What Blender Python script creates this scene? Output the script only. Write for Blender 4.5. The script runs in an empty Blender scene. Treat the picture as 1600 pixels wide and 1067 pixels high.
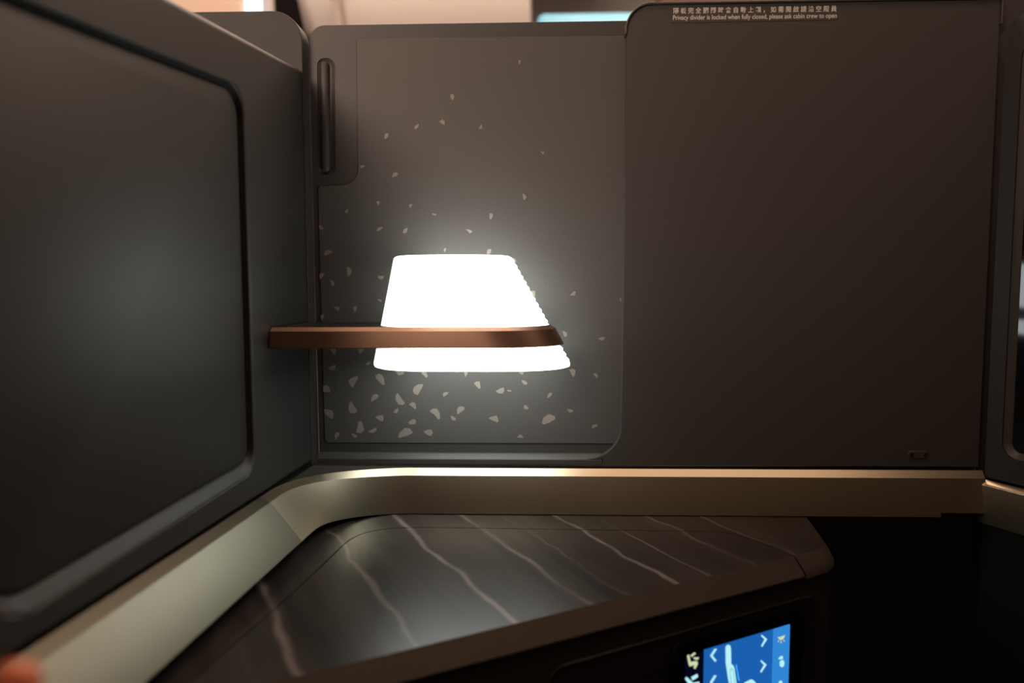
import bpy, bmesh, math, random
import numpy as np
from mathutils import Vector, Matrix
from math import radians as R_, sin, cos, pi
random.seed(4)
C = bpy.context.scene.collection
S = bpy.context.scene

# ---------------------------------------------------------------- camera
FPX = 1155.0
CAM = np.array([0.0, -0.75, 0.95])
_y, _p, _r = R_(1.9), R_(4.6), R_(0.2)
FW = np.array([-sin(_y)*cos(_p), cos(_y)*cos(_p), -sin(_p)])
RT = np.cross(FW, [0, 0, 1]); RT /= np.linalg.norm(RT)
UP = np.cross(RT, FW)
RT, UP = RT*cos(_r) - UP*sin(_r), UP*cos(_r) + RT*sin(_r)
cd = bpy.data.cameras.new('camera'); co = bpy.data.objects.new('camera', cd); C.objects.link(co)
cd.sensor_width = 36; cd.lens = FPX/1600*36; cd.clip_start = 0.01
cd.dof.use_dof = True; cd.dof.focus_distance = 0.745; cd.dof.aperture_fstop = 3.0
co.matrix_world = Matrix(((RT[0], UP[0], -FW[0], CAM[0]), (RT[1], UP[1], -FW[1], CAM[1]), (RT[2], UP[2], -FW[2], CAM[2]), (0, 0, 0, 1)))
S.camera = co

# ---------------------------------------------------------------- world, exposure, lamps
S.view_settings.view_transform = 'Standard'; S.view_settings.look = 'None'
S.view_settings.exposure = 0.0; S.view_settings.gamma = 1.0; S.view_settings.use_curve_mapping = False
w = bpy.data.worlds.new('world'); S.world = w; w.use_nodes = True
w.node_tree.nodes['Background'].inputs[0].default_value = (1.0, 0.74, 0.58, 1)
w.node_tree.nodes['Background'].inputs[1].default_value = 0.03

def area(name, loc, rot, sx, sy, power, col):
    l = bpy.data.lights.new(name, 'AREA'); l.shape = 'RECTANGLE'; l.size = sx; l.size_y = sy
    l.energy = power; l.color = col
    o = bpy.data.objects.new(name, l); C.objects.link(o); o.location = loc; o.rotation_euler = rot
    return o
AISLE_WASH = 6.2       # radiance of the lit ceiling strip beyond the divider
SUITE_FILL = 13.5      # watts of the unseen warm fill coming over the blocker behind the viewer
area('cabin_fill', (-0.85, -2.05, 1.72), (R_(85), 0, R_(-14)), 1.5, 0.6, SUITE_FILL, (1.0, 0.75, 0.60)).data.spread = R_(75)  # added area light, placed and narrowed so the divider darkens downwards

# ---------------------------------------------------------------- projection of measured points on real planes
def ray(x, y): return FW + RT*(x-800)/FPX + UP*(533.5-y)/FPX
def onp(x, y, p0, n):
    d = ray(x, y); return CAM + d*np.dot(np.array(p0)-CAM, n)/np.dot(d, n)
def onY(x, y, Y=0.0): return onp(x, y, (0, Y, 0), np.array([0, 1, 0]))
def onZ(x, y, Z): return onp(x, y, (0, 0, Z), np.array([0, 0, 1]))

class Frame:      # a plane with its own axes: u, v in the plane, n towards the viewer's side
    def __init__(s, o, u, v, n): s.o, s.u, s.v, s.n = [np.array(a, float) for a in (o, u, v, n)]
    def w(s, x, y, h=0): return s.o + s.u*x + s.v*y + s.n*h
    def px(s, x, y, h=0):
        P = onp(x, y, s.o+s.n*h, s.n) - s.o; return (float(P@s.u), float(P@s.v))
BACK = Frame((0, 0, 0), (1, 0, 0), (0, 0, 1), (0, -1, 0))
LDIR = np.array([0.0703, 0.9975, 0.0]); LDIR /= np.linalg.norm(LDIR)
LN = np.array([LDIR[1], -LDIR[0], 0.0])
LC = np.array([-0.2327, 0.0, 0.0])
LEFT = Frame(LC, -LDIR, (0, 0, 1), LN)
RDIR = np.array([0.4366, -0.8996, 0.0]); RDIR /= np.linalg.norm(RDIR)
RC = np.array([onY(1536, 742, 0)[0], 0, 0])
RIGHT = Frame(RC, RDIR, (0, 0, 1), (RDIR[1], -RDIR[0], 0))

# ---------------------------------------------------------------- materials
def mat(name, col, rough=0.5, metal=0.0, emis=None, es=0.0, bump=None, spec=0.5, var=0.0):
    m = bpy.data.materials.new(name); m.use_nodes = True; nt = m.node_tree; b = nt.nodes['Principled BSDF']
    b.inputs['Base Color'].default_value = (*col, 1); b.inputs['Roughness'].default_value = rough
    b.inputs['Metallic'].default_value = metal; b.inputs['Specular IOR Level'].default_value = spec
    if emis: b.inputs['Emission Color'].default_value = (*emis, 1); b.inputs['Emission Strength'].default_value = es
    tc = nt.nodes.new('ShaderNodeTexCoord')
    if bump:
        sc, st, dist, strch = bump
        mp = nt.nodes.new('ShaderNodeMapping'); mp.inputs['Scale'].default_value = strch
        nt.links.new(tc.outputs['Object'], mp.inputs[0])
        n = nt.nodes.new('ShaderNodeTexNoise'); n.inputs['Scale'].default_value = sc; n.inputs['Detail'].default_value = 3
        nt.links.new(mp.outputs[0], n.inputs['Vector'])
        bp = nt.nodes.new('ShaderNodeBump'); bp.inputs['Strength'].default_value = st; bp.inputs['Distance'].default_value = dist
        nt.links.new(n.outputs['Fac'], bp.inputs['Height']); nt.links.new(bp.outputs[0], b.inputs['Normal'])
    n2 = nt.nodes.new('ShaderNodeTexNoise'); n2.inputs['Scale'].default_value = 9; n2.inputs['Detail'].default_value = 4
    nt.links.new(tc.outputs['Object'], n2.inputs['Vector'])
    mr = nt.nodes.new('ShaderNodeMapRange'); mr.inputs['To Min'].default_value = rough*0.94; mr.inputs['To Max'].default_value = min(1, rough*1.06)
    nt.links.new(n2.outputs['Fac'], mr.inputs['Value']); nt.links.new(mr.outputs[0], b.inputs['Roughness'])
    return m
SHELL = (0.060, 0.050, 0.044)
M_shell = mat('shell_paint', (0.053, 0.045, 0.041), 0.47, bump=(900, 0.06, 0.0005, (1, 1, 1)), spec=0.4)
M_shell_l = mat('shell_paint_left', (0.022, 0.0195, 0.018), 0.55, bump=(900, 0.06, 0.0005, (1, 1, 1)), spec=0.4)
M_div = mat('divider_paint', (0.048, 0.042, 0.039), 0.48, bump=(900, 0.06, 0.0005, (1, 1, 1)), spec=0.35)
M_decor = mat('textured_laminate', (0.076, 0.067, 0.062), 0.5, bump=(420, 0.35, 0.0006, (1, 1, 3)), spec=0.35)
M_chip = mat('stone_chip_print', (0.225, 0.18, 0.15), 0.45, bump=(1500, 0.3, 0.0003, (1, 1, 1)))
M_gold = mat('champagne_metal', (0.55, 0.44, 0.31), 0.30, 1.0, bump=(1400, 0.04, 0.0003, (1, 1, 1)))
M_gold_satin_dim = mat('satin_champagne_dimmed', (0.19, 0.172, 0.131), 0.47, 1.0, bump=(1400, 0.04, 0.0003, (1, 1, 1)))  # rougher copy of the rail metal, colour darkened to dim the lamp's reflection
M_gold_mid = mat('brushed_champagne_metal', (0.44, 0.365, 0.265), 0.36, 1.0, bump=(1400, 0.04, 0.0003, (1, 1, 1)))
M_bronze = mat('bronze_metal', (0.44, 0.27, 0.19), 0.36, 1.0, bump=(1400, 0.03, 0.0003, (1, 1, 1)))
M_black = mat('black_plastic', (0.010, 0.009, 0.008), 0.5, spec=0.3)
M_arm = mat('speckled_black_plastic', (0.020, 0.018, 0.017), 0.65, bump=(700, 0.8, 0.0008, (1, 1, 1)), spec=0.25)
M_edge = mat('console_edge_paint', (0.070, 0.053, 0.043), 0.42, spec=0.4)
M_body = mat('console_body_plastic', (0.018, 0.016, 0.015), 0.33, spec=0.35)
M_gloss = mat('black_glass', (0.003, 0.003, 0.004), 0.06, spec=0.5)
M_cream = mat('cabin_cream', (0.56, 0.50, 0.475), 0.6)
M_tan = mat('cabin_tan', (0.36, 0.26, 0.20), 0.6)
M_white = mat('cabin_white', (0.85, 0.83, 0.80), 0.5)
M_grey = mat('cabin_grey_seam', (0.36, 0.29, 0.26), 0.6)
M_dark = mat('dark_fabric', (0.004, 0.0035, 0.0035), 0.9, spec=0.02)
M_red = mat('dark_red_leather', (0.05, 0.015, 0.008), 0.6)
M_floor = mat('carpet', (0.02, 0.018, 0.017), 0.95, bump=(300, 0.6, 0.002, (1, 1, 1)))
M_lamp = mat('lit_white_shade', (0.8, 0.8, 0.78), 0.5, emis=(0.89, 1.0, 0.96), es=6.3)
def lamp_ends():      # wall-side faces of the shade dimmed by hand to keep the left side darker
    nt = M_lamp.node_tree; N = nt.nodes.new; g = N('ShaderNodeNewGeometry'); sp_ = N('ShaderNodeSeparateXYZ'); nt.links.new(g.outputs['True Normal'], sp_.inputs[0])
    m = N('ShaderNodeMapRange'); m.inputs['From Min'].default_value = -0.9; m.inputs['From Max'].default_value = -0.1
    m.inputs['To Min'].default_value = 1.3; m.inputs['To Max'].default_value = 7.0
    nt.links.new(sp_.outputs['X'], m.inputs['Value']); nt.links.new(m.outputs[0], nt.nodes['Principled BSDF'].inputs['Emission Strength'])
lamp_ends()
M_print = mat('white_print', (0.66, 0.58, 0.53), 0.6)
M_stick = mat('grey_sticker_film', (0.062, 0.054, 0.050), 0.35)
M_skin = mat('skin', (0.42, 0.10, 0.038), 0.5); M_skin.node_tree.nodes['Principled BSDF'].inputs['Subsurface Weight'].default_value = 0.1
M_screw = mat('dark_screw', (0.05, 0.05, 0.05), 0.3, 0.8)
M_bluelight = mat('blue_mood_light', (0.2, 0.4, 0.5), 0.5, emis=(0.19, 0.43, 0.51), es=1.0)
M_aisle = mat('ceiling_wash_light', (0.8, 0.7, 0.6), 0.6, emis=(1.0, 0.73, 0.55), es=AISLE_WASH)
M_wlight = mat('white_strip_glow', (0.8, 0.8, 0.8), 0.6, emis=(0.85, 0.95, 1.0), es=2.5)  # white strip given its own emission
def em(name, col, s=1.0): return mat(name, (0.01, 0.01, 0.01), 0.2, emis=col, es=s)
M_s_blue = em('display_blue', (0.010, 0.115, 0.43)); M_s_side = em('display_light_blue', (0.030, 0.24, 0.66))
M_s_nav = em('display_navy', (0.001, 0.001, 0.010)); M_s_ico = em('display_icon_cyan', (0.50, 0.95, 1.0), 0.95)
M_s_yel = em('display_icon_yellow', (0.62, 0.70, 0.42)); M_s_line = em('display_line', (0.05, 0.42, 0.95)); M_s_inl = em('display_inline', (0.25, 0.62, 0.66))

# console veneer: dark wood with slanting pale veins
M_ven = bpy.data.materials.new('dark_veined_veneer'); M_ven.use_nodes = True
def build_veneer():
    nt = M_ven.node_tree; b = nt.nodes['Principled BSDF']; N = nt.nodes.new; L = nt.links.new
    tc = N('ShaderNodeTexCoord'); rot = N('ShaderNodeVectorRotate'); rot.rotation_type = 'Z_AXIS'; rot.inputs['Angle'].default_value = -R_(29)
    L(tc.outputs['Object'], rot.inputs['Vector'])
    sep = N('ShaderNodeSeparateXYZ'); L(rot.outputs[0], sep.inputs[0])       # x = across the grain, y = along it
    def noise(scale, sx, sy, detail=3, rough=0.5):
        mp = N('ShaderNodeMapping'); mp.inputs['Scale'].default_value = (sx, sy, 1); L(rot.outputs[0], mp.inputs[0])
        n = N('ShaderNodeTexNoise'); n.inputs['Scale'].default_value = scale; n.inputs['Detail'].default_value = detail; n.inputs['Roughness'].default_value = rough
        L(mp.outputs[0], n.inputs['Vector']); return n.outputs['Fac']
    def math_(op, a, c, d=None):
        m = N('ShaderNodeMath'); m.operation = op
        for i, v in enumerate((a, c, d)):
            if v is None: continue
            if isinstance(v, (int, float)): m.inputs[i].default_value = v
            else: L(v, m.inputs[i])
        return m.outputs[0]
    wob = math_('MULTIPLY_ADD', noise(16, 1.0, 1.0, 2), 0.022, -0.011)
    u = math_('ADD', sep.outputs[0], wob)
    t = math_('MULTIPLY_ADD', u, 1/0.5, 0.35/0.5)         # u from -.35 to .15
    cr = N('ShaderNodeValToRGB'); L(t, cr.inputs[0]); e = cr.color_ramp
    veins = [(-.285, .0045, .75), (-.208, .0024, .75), (-.1405, .0034, 1.0), (-.077, .0028, .6), (-.044, .0016, .35), (.001, .0028, .9), (.036, .0016, .5), (.085, .0022, .55), (.128, .002, .5)]
    st = [(0, 0)]
    veins = [(-.3636+(c+.3636)*1.0215, hw, a) for c, hw, a in veins]
    for c, hw, a in veins: st += [(c-hw, 0), (c, a), (c+hw, 0)]
    st.append((.15, 0))
    while len(e.elements) > 1: e.elements.remove(e.elements[0])
    e.elements[0].position = 0; e.elements[0].color = (0, 0, 0, 1)
    for c, a in st[1:]:
        k = e.elements.new((c+.35)/.5); k.color = (a, a, a, 1)
    fade = N('ShaderNodeMapRange'); L(noise(14, 1.0, 1.0, 2), fade.inputs['Value']); fade.inputs['From Min'].default_value = 0.3; fade.inputs['From Max'].default_value = 0.62; fade.inputs['To Min'].default_value = 0.25
    vein = math_('MULTIPLY', cr.outputs[0], fade.outputs[0])
    g = N('ShaderNodeValToRGB'); L(noise(40, 1.0, 0.10, 6, 0.65), g.inputs[0])
    g.color_ramp.elements[0].position = 0.35; g.color_ramp.elements[0].color = (0.010, 0.008, 0.007, 1)
    g.color_ramp.elements[1].position = 0.72; g.color_ramp.elements[1].color = (0.040, 0.030, 0.026, 1)
    mx = N('ShaderNodeMix'); mx.data_type = 'RGBA'; L(vein, mx.inputs[0]); L(g.outputs[0], mx.inputs[6]); mx.inputs[7].default_value = (0.21, 0.165, 0.155, 1)
    L(mx.outputs[2], b.inputs['Base Color'])
    b.inputs['Roughness'].default_value = 0.33; b.inputs['Specular IOR Level'].default_value = 0.4
    bp = N('ShaderNodeBump'); bp.inputs['Strength'].default_value = 0.25; bp.inputs['Distance'].default_value = 0.0004
    L(noise(260, 1.0, 0.06, 3), bp.inputs['Height']); L(bp.outputs[0], b.inputs['Normal'])
build_veneer()

# ---------------------------------------------------------------- object helpers
def mesh_obj(name, bm, mats, parent=None, bev=0, seg=3, ang=30, smooth=True, doubles=1e-6, sharp=35):
    if doubles: bmesh.ops.remove_doubles(bm, verts=bm.verts, dist=doubles)
    bmesh.ops.recalc_face_normals(bm, faces=bm.faces)
    me = bpy.data.meshes.new(name); bm.to_mesh(me); bm.free()
    for m in (mats if isinstance(mats, (list, tuple)) else [mats]): me.materials.append(m)
    if smooth:
        for p in me.polygons: p.use_smooth = True
        if not bev: me.set_sharp_from_angle(angle=R_(sharp))
    o = bpy.data.objects.new(name, me); C.objects.link(o)
    if parent:
        o.parent = parent; o.matrix_parent_inverse = Matrix.Translation(-Vector(parent.location))
    if bev:
        b = o.modifiers.new('bevel', 'BEVEL'); b.width = bev; b.segments = seg; b.limit_method = 'ANGLE'; b.angle_limit = R_(ang); b.harden_normals = True
    return o
def thing(name, label, cat, loc=(0, 0, 0), group=None):
    o = bpy.data.objects.new(name, None); C.objects.link(o); o.location = loc; o.empty_display_size = 0.02
    o['label'] = label; o['category'] = cat
    if group: o['group'] = group
    return o
def tag(o, label, cat, group=None):
    o['label'] = label; o['category'] = cat
    if group: o['group'] = group
    return o
def struct(o, label, cat='wall'): o['kind'] = 'structure'; o['label'] = label; o['category'] = cat; return o

def rpoly(pts, radii, seg=8):      # polygon with rounded corners
    if isinstance(radii, (int, float)): radii = [radii]*len(pts)
    out = []; n = len(pts)
    for i, (p, r) in enumerate(zip(pts, radii)):
        p = np.array(p, float); a = np.array(pts[i-1], float); b = np.array(pts[(i+1) % n], float)
        if r <= 0: out.append(tuple(p)); continue
        da = (a-p)/np.linalg.norm(a-p); db = (b-p)/np.linalg.norm(b-p)
        th = math.acos(max(-1, min(1, float(da@db)))); t = r/math.tan(th/2)
        c = p+(da+db)/np.linalg.norm(da+db)*r/sin(th/2)
        s0 = p+da*t-c; s1 = p+db*t-c
        a0 = math.atan2(s0[1], s0[0]); a1 = math.atan2(s1[1], s1[0]); d = (a1-a0+pi) % (2*pi)-pi
        for k in range(seg+1):
            q = a0+d*k/seg; out.append((c[0]+r*cos(q), c[1]+r*sin(q)))
    return out
def area2(p): return sum(p[i-1][0]*p[i][1]-p[i][0]*p[i-1][1] for i in range(len(p)))/2
def offset(p, d, closed=True):     # d > 0 moves inwards for closed loops (left side for open ones)
    q = []; n = len(p); sg = (1 if area2(p) > 0 else -1) if closed else 1
    for i in range(n):
        P = np.array(p[i], float)
        A = np.array(p[i-1], float) if (closed or i > 0) else None
        B = np.array(p[(i+1) % n], float) if (closed or i < n-1) else None
        ns = []
        for X, Y in ((A, P), (P, B)):
            if X is None or Y is None: continue
            e = Y-X; L = np.linalg.norm(e)
            if L > 1e-9: e /= L; ns.append(np.array([-e[1], e[0]])*sg)
        m = sum(ns); m /= np.linalg.norm(m); k = max(0.4, float(m@ns[0]))
        q.append(tuple(P+m*d/k))
    return q
def plate_bm(fr, outer, holes=(), front=0.0, back=-0.01, bm=None, mi=0, close_back=True):
    bm = bm or bmesh.new()
    fl, bl = [], []
    for lp in [outer]+list(holes):
        fl.append([bm.verts.new(fr.w(x, y, front)) for x, y in lp]); bl.append([bm.verts.new(fr.w(x, y, back)) for x, y in lp])
    fs = []
    for ls in ([fl, bl] if close_back else [fl]):
        if not holes: fs.append(bm.faces.new(ls[0])); continue
        ed = [bm.edges.new((l[i-1], l[i])) for l in ls for i in range(len(l))]
        r = bmesh.ops.triangle_fill(bm, use_beauty=True, edges=ed, normal=Vector(fr.n))
        fs += [g for g in r['geom'] if isinstance(g, bmesh.types.BMFace)]
    for a, b in zip(fl, bl):
        for i in range(len(a)): fs.append(bm.faces.new((a[i-1], a[i], b[i], b[i-1])))
    for f in fs: f.material_index = mi
    return bm
def rings_bm(fr, rings, cap=True, bm=None, capfirst=False):   # rings: list of (loop, height)
    bm = bm or bmesh.new(); vs = [[bm.verts.new(fr.w(x, y, h)) for x, y in lp] for lp, h in rings]
    for a, b in zip(vs, vs[1:]):
        for i in range(len(a)): bm.faces.new((a[i-1], a[i], b[i], b[i-1]))
    if cap: bm.faces.new(vs[-1])
    if capfirst: bm.faces.new(vs[0])
    return bm
def sweep_bm(path2, profile, closed=False, cap=True, zf=None, of=None):
    # path2: plan points; profile: (offset to the left side, z); zf(i, k) adds to z
    bm = bmesh.new(); offs = {}
    rows = []
    for k, (o, z) in enumerate(profile):
        pts = offset(path2, o, closed=False)
        if of:
            far_ = offset(path2, o+of[k], closed=False); pts = [(p[0]+(q[0]-p[0])*w_, p[1]+(q[1]-p[1])*w_) for p, q, w_ in zip(pts, far_, [zf(i, -1) for i in range(len(pts))])]
        rows.append([bm.verts.new((x, y, z+(zf(i, k) if zf else 0))) for i, (x, y) in enumerate(pts)])
    for k in range(len(rows)):
        a, b = rows[k-1], rows[k]
        for i in range(len(a)-1): bm.faces.new((a[i], a[i+1], b[i+1], b[i]))
    if cap:
        bm.faces.new([r[0] for r in rows]); bm.faces.new([r[-1] for r in rows])
    return bm
def box_bm(x0, x1, y0, y1, z0, z1, bm=None):
    bm = bm or bmesh.new(); v = [bm.verts.new((x, y, z)) for z in (z0, z1) for x, y in ((x0, y0), (x1, y0), (x1, y1), (x0, y1))]
    for f in ((0, 1, 2, 3), (4, 5, 6, 7), (0, 1, 5, 4), (1, 2, 6, 5), (2, 3, 7, 6), (3, 0, 4, 7)): bm.faces.new([v[i] for i in f])
    return bm
bpx = lambda x, y, Y=0.0: (float(onY(x, y, Y)[0]), float(onY(x, y, Y)[2]))

# ================================================================ the suite shell
# left wall with its recessed panel
LTOP = lambda s: 1.1655-0.077*s
lw_outer = [(-0.0005, 0.7635), (1.15, 0.7655), (1.15, LTOP(1.15)), (0.0, LTOP(0)-0.003)]
rc = [LEFT.px(397, 735), LEFT.px(52, 953), (LEFT.px(2, 905)[0], LEFT.px(32, 0)[1]+0.0), LEFT.px(379, 142)]
rz0 = rc[0][1]; rzt = rc[3][1]
rc = [(rc[0][0], rz0-0.0005), (0.416, 0.7810), (0.416, 1.0890), (rc[3][0], 1.1095)]
rc_out = rpoly(rc, [0.022, 0.03, 0.03, 0.022], 10)
bm = plate_bm(LEFT, lw_outer, [rc_out], 0.0, -0.026)
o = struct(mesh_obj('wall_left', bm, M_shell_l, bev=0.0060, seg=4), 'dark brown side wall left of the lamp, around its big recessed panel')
zb0 = rc[0][1]
def scoop(i, wb):      # narrow groove at the top and sides, wide scooped ledge along the bottom
    u1 = offset(rc_out, 1e-3); res = []
    for p, q in zip(rc_out, u1):
        dx, dz = (q[0]-p[0])/1e-3, (q[1]-p[1])/1e-3
        k = max(0.0, dz)**1.5; d = i+(wb-i)*k
        res.append((p[0]+dx*d, p[1]+dz*d))
    return res
rings = [(scoop(i, wb), -h) for i, wb, h in ((0, 0, .0), (.0003, .0014, .0006), (.0006, .0038, .0022), (.0009, .0062, .0037), (.0012, .0080, .0046), (.0013, .0088, .0058), (.0018, .0100, .0056), (.0028, .0116, .0044), (.0038, .0130, .0040))]
bm = rings_bm(LEFT, rings)
struct(mesh_obj('trim_1', bm, M_shell_l), 'sunken dark panel with rounded corners set in the left wall', 'panel')

# tall rounded corner panel behind the end of the left wall
top_l = bpx(338, 18, 0.0)
x_l = float(onY(478, 300, 0.0)[0])
cp = rpoly([(x_l, 0.735), (x_l-0.20, 0.735), (x_l-0.20, top_l[1]), (x_l+0.0005, top_l[1]-0.0005)], [0, 0, 0, 0.030], 12)
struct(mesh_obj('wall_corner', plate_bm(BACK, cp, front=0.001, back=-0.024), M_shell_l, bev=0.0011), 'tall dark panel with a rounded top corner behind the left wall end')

# fixed right panel of the back wall, with the sweeping inner lip
XR0 = bpx(976.5, 60)[0]; zt = bpx(1100, 2.0)[1]; zb = bpx(1000, 727)[1]
xr_top = bpx(1563, 3)[0]+0.002
lip_x = bpx(971.5, 640)[0]; lip_z = bpx(940, 717)[1]; seam_x = bpx(942, 720)[0]
fix = [(seam_x, lip_z)]
rr = 0.034
for k in range(13):
    a = -pi/2+pi/2*k/12
    fix.append((lip_x-rr+rr*cos(a), lip_z+rr+rr*sin(a)))
tl = bpx(977, 20)
top_r = 0.0235
for k in range(13):
    a = pi-pi/2*k/12
    fix.append((XR0+0.0022+top_r+top_r*cos(a), zt-0.003-top_r+top_r*sin(a)))
fix += [(xr_top-0.002, zt-0.003), (xr_top-0.002, zb), (seam_x, zb)]
struct(mesh_obj('wall_back', plate_bm(BACK, fix, front=0.0, back=-0.010), M_shell, bev=0.0016, seg=3), 'large plain dark brown back panel right of the patterned divider')
# thin edge trim hooked over the panel's top
ed = [(XR0+0.0001, zt-0.030)]
for k in range(13):
    a = pi-pi/2*k/12; ed.append((XR0+0.0001+top_r+0.002+(top_r+0.002)*cos(a), zt-0.0008-(top_r+0.002)+(top_r+0.002)*sin(a)))
ed += [(xr_top+0.0006, zt-0.0008), (xr_top+0.0006, zt-0.026)]
inn = offset(ed, -0.0019, closed=False)
bm = plate_bm(BACK, ed+inn[::-1], front=0.0024, back=-0.011)
struct(mesh_obj('trim_2', bm, M_shell, bev=0.0006, seg=2), 'thin dark edge strip hooked over the top of the plain back panel', 'trim')
# track behind the fixed panel, and sill below the sliding divider
DY = 0.0125
sx0 = bpx(496, 715)[0]
prof = [(0.0, zb), (0.0, bpx(700, 717.5)[1]-0.0003), (0.0008, bpx(700, 716)[1]), (0.0062, bpx(700, 709, 0.006)[1]+0.0007), (0.011, bpx(700, 709, 0.006)[1]+0.0007), (0.011, zb)]
bm = bmesh.new(); a = [bm.verts.new((sx0, y, z)) for y, z in prof]; b = [bm.verts.new((seam_x-0.0006, y, z)) for y, z in prof]
bm.faces.new(a); bm.faces.new(b)
for i in range(len(a)): bm.faces.new((a[i-1], a[i], b[i], b[i-1]))
struct(mesh_obj('trim_3', bm, M_shell, bev=0.0005, seg=2), 'dark sill strip running under the patterned sliding divider', 'trim')

# ---------------------------------------------------------------- champagne rail round the corner
def rail_path(zz=0):
    r = 0.112; ang_l = math.atan2(LDIR[1], LDIR[0])            # corner LC
    # tangent points along the left wall (coming up) and the back wall
    th = ang_l                                                     # heading of the left line, then turns right to heading 0
    turn = ang_l; t = r*math.tan(turn/2)
    p0 = LC[:2]-LDIR[:2]*t; cen = p0+np.array([LDIR[1], -LDIR[0]])*r
    arc = []
    for k in range(33):
        a = ang_l+pi/2-turn*k/32; arc.append((cen[0]+r*cos(a), cen[1]+r*sin(a)))
    return p0, arc
p0, arc = rail_path()
sj = 0.1265                                                        # joint position along the left wall
left_start = LC[:2]-LDIR[:2]*1.12
joint = LC[:2]-LDIR[:2]*sj
PROF = [(0.0, 0.7585), (-0.0003, 0.7584), (-0.0062, 0.7518), (-0.0064, 0.7512), (-0.0112, 0.7140), (-0.0113, 0.7134), (-0.0100, 0.7128), (0.0, 0.7135)]
LOFF = [0, 0, -0.0033, -0.0033, -0.0258, -0.0260, -0.0260, 0]     # the left run leans out more
xe1 = bpx(1497, 800, -0.04)[0]; xe2 = bpx(1537, 800, -0.02)[0]
zl = [0.0050, 0.0050, 0.0080, 0.0080, 0.0120, 0.0120, 0.0120, 0.0]
pathL = [tuple(left_start), tuple(joint-LDIR[:2]*0.0004)]
struct(mesh_obj('trim_4', sweep_bm(pathL, PROF, zf=lambda i, k: 1.0 if k < 0 else zl[k], of=LOFF), M_gold_satin_dim, sharp=14), 'long champagne metal ledge running along the foot of the left wall', 'ledge')
pathB = [tuple(joint)]+[a for a in arc]+[(xe1, 0.0)]
nB = len(pathB)
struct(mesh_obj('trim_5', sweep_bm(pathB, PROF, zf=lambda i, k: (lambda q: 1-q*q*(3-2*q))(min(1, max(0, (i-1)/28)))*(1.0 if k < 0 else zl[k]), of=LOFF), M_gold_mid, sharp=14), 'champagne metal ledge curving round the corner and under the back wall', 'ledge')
PROF2 = PROF[:4]+[(-0.0108, 0.7175), (-0.0102, 0.7168), (0.0, 0.7168)]
bm6 = sweep_bm([(xe1, 0.0), (xe2, 0.0)], PROF2)
for v in bm6.verts:
    if v.co.x > (xe1+xe2)/2: v.co.x = RC[0]-0.0012
struct(mesh_obj('trim_6', bm6, M_gold_mid, sharp=14), 'short notched end piece of the champagne ledge by the right wall', 'ledge')
# dark filler shelf between the curved ledge and the square corner, and the skirt below the rail
bm = bmesh.new()
top = [(LC[0]-0.01, 0.012), *[(x, y) for x, y in [tuple(joint-np.array([0.006, 0]))]+[(a[0], a[1]) for a in arc]], (0.45, 0.012)]
vs = [bm.verts.new((x, y, 0.7598)) for x, y in top]; vb = [bm.verts.new((x, y, 0.745)) for x, y in top]
bm.faces.new(vs); bm.faces.new(vb)
for i in range(len(vs)): bm.faces.new((vs[i-1], vs[i], vb[i], vb[i-1]))
struct(mesh_obj('trim_7', bm, M_shell), 'dark filler shelf in the corner behind the curved ledge', 'trim')
bm = box_bm(-0.3, 0.62, 0.012, 0.03, 0.0, 0.745)
struct(mesh_obj('wall_lower_back', bm, M_black), 'black lower wall of the footwell under the back ledge')
bm = plate_bm(LEFT, [(-0.02, 0.0), (1.15, 0.0), (1.15, 0.76), (-0.02, 0.76)], front=-0.001, back=-0.02)
struct(mesh_obj('wall_lower_left', bm, M_black), 'black lower wall under the left ledge')

# ---------------------------------------------------------------- right wall with the monitor
def rw(x, y, h=0): return RIGHT.px(x, y, h)
rtop = rw(1600, 4)[1]
s_off = 0.0015
r_out = rpoly([(s_off, rw(1540, 745)[1]), (0.75, rw(1540, 745)[1]), (0.75, rtop+0.008), (0.03, rtop-0.0045), (0.006, rtop-0.014), (s_off, rtop-0.028)], [0, 0, 0, 0.03, 0.01, 0.01], 5)
mon_l = rw(1565.5, 690)[0]; mon_b = rw(1600, 722)[1]
hole = rpoly([(mon_l, mon_b), (0.70, mon_b), (0.70, rtop-0.035), (mon_l, rtop-0.035)], [0.016, 0.016, 0.016, 0.016], 8)
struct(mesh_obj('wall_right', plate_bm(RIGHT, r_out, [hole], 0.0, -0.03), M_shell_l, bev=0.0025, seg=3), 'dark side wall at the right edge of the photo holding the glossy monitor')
mon = thing('wall_monitor', 'glossy black screen sunk in the dark wall at the right edge', 'monitor', tuple(RIGHT.w(mon_l, mon_b, -0.012)))
h1 = offset(hole, 0.0004)
mesh_obj('bezel', rings_bm(RIGHT, [(h1, -0.001), (offset(hole, 0.0035), -0.0048), (offset(hole, 0.0058), -0.0062), (offset(hole, 0.0064), -0.0075)], cap=False), M_shell, mon)
so = RIGHT.w(mon_l, 0, -0.0058); SCR = Frame(so, (0.476, -0.8794, 0), (0, 0, 1), (-0.8794, -0.476, 0))      # the glass is set at a slight angle to its wall
mesh_obj('screen', plate_bm(SCR, [(x-mon_l, z) for x, z in offset(hole, 0.0062)], front=0.0, back=-0.005), M_gloss, mon)
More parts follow.
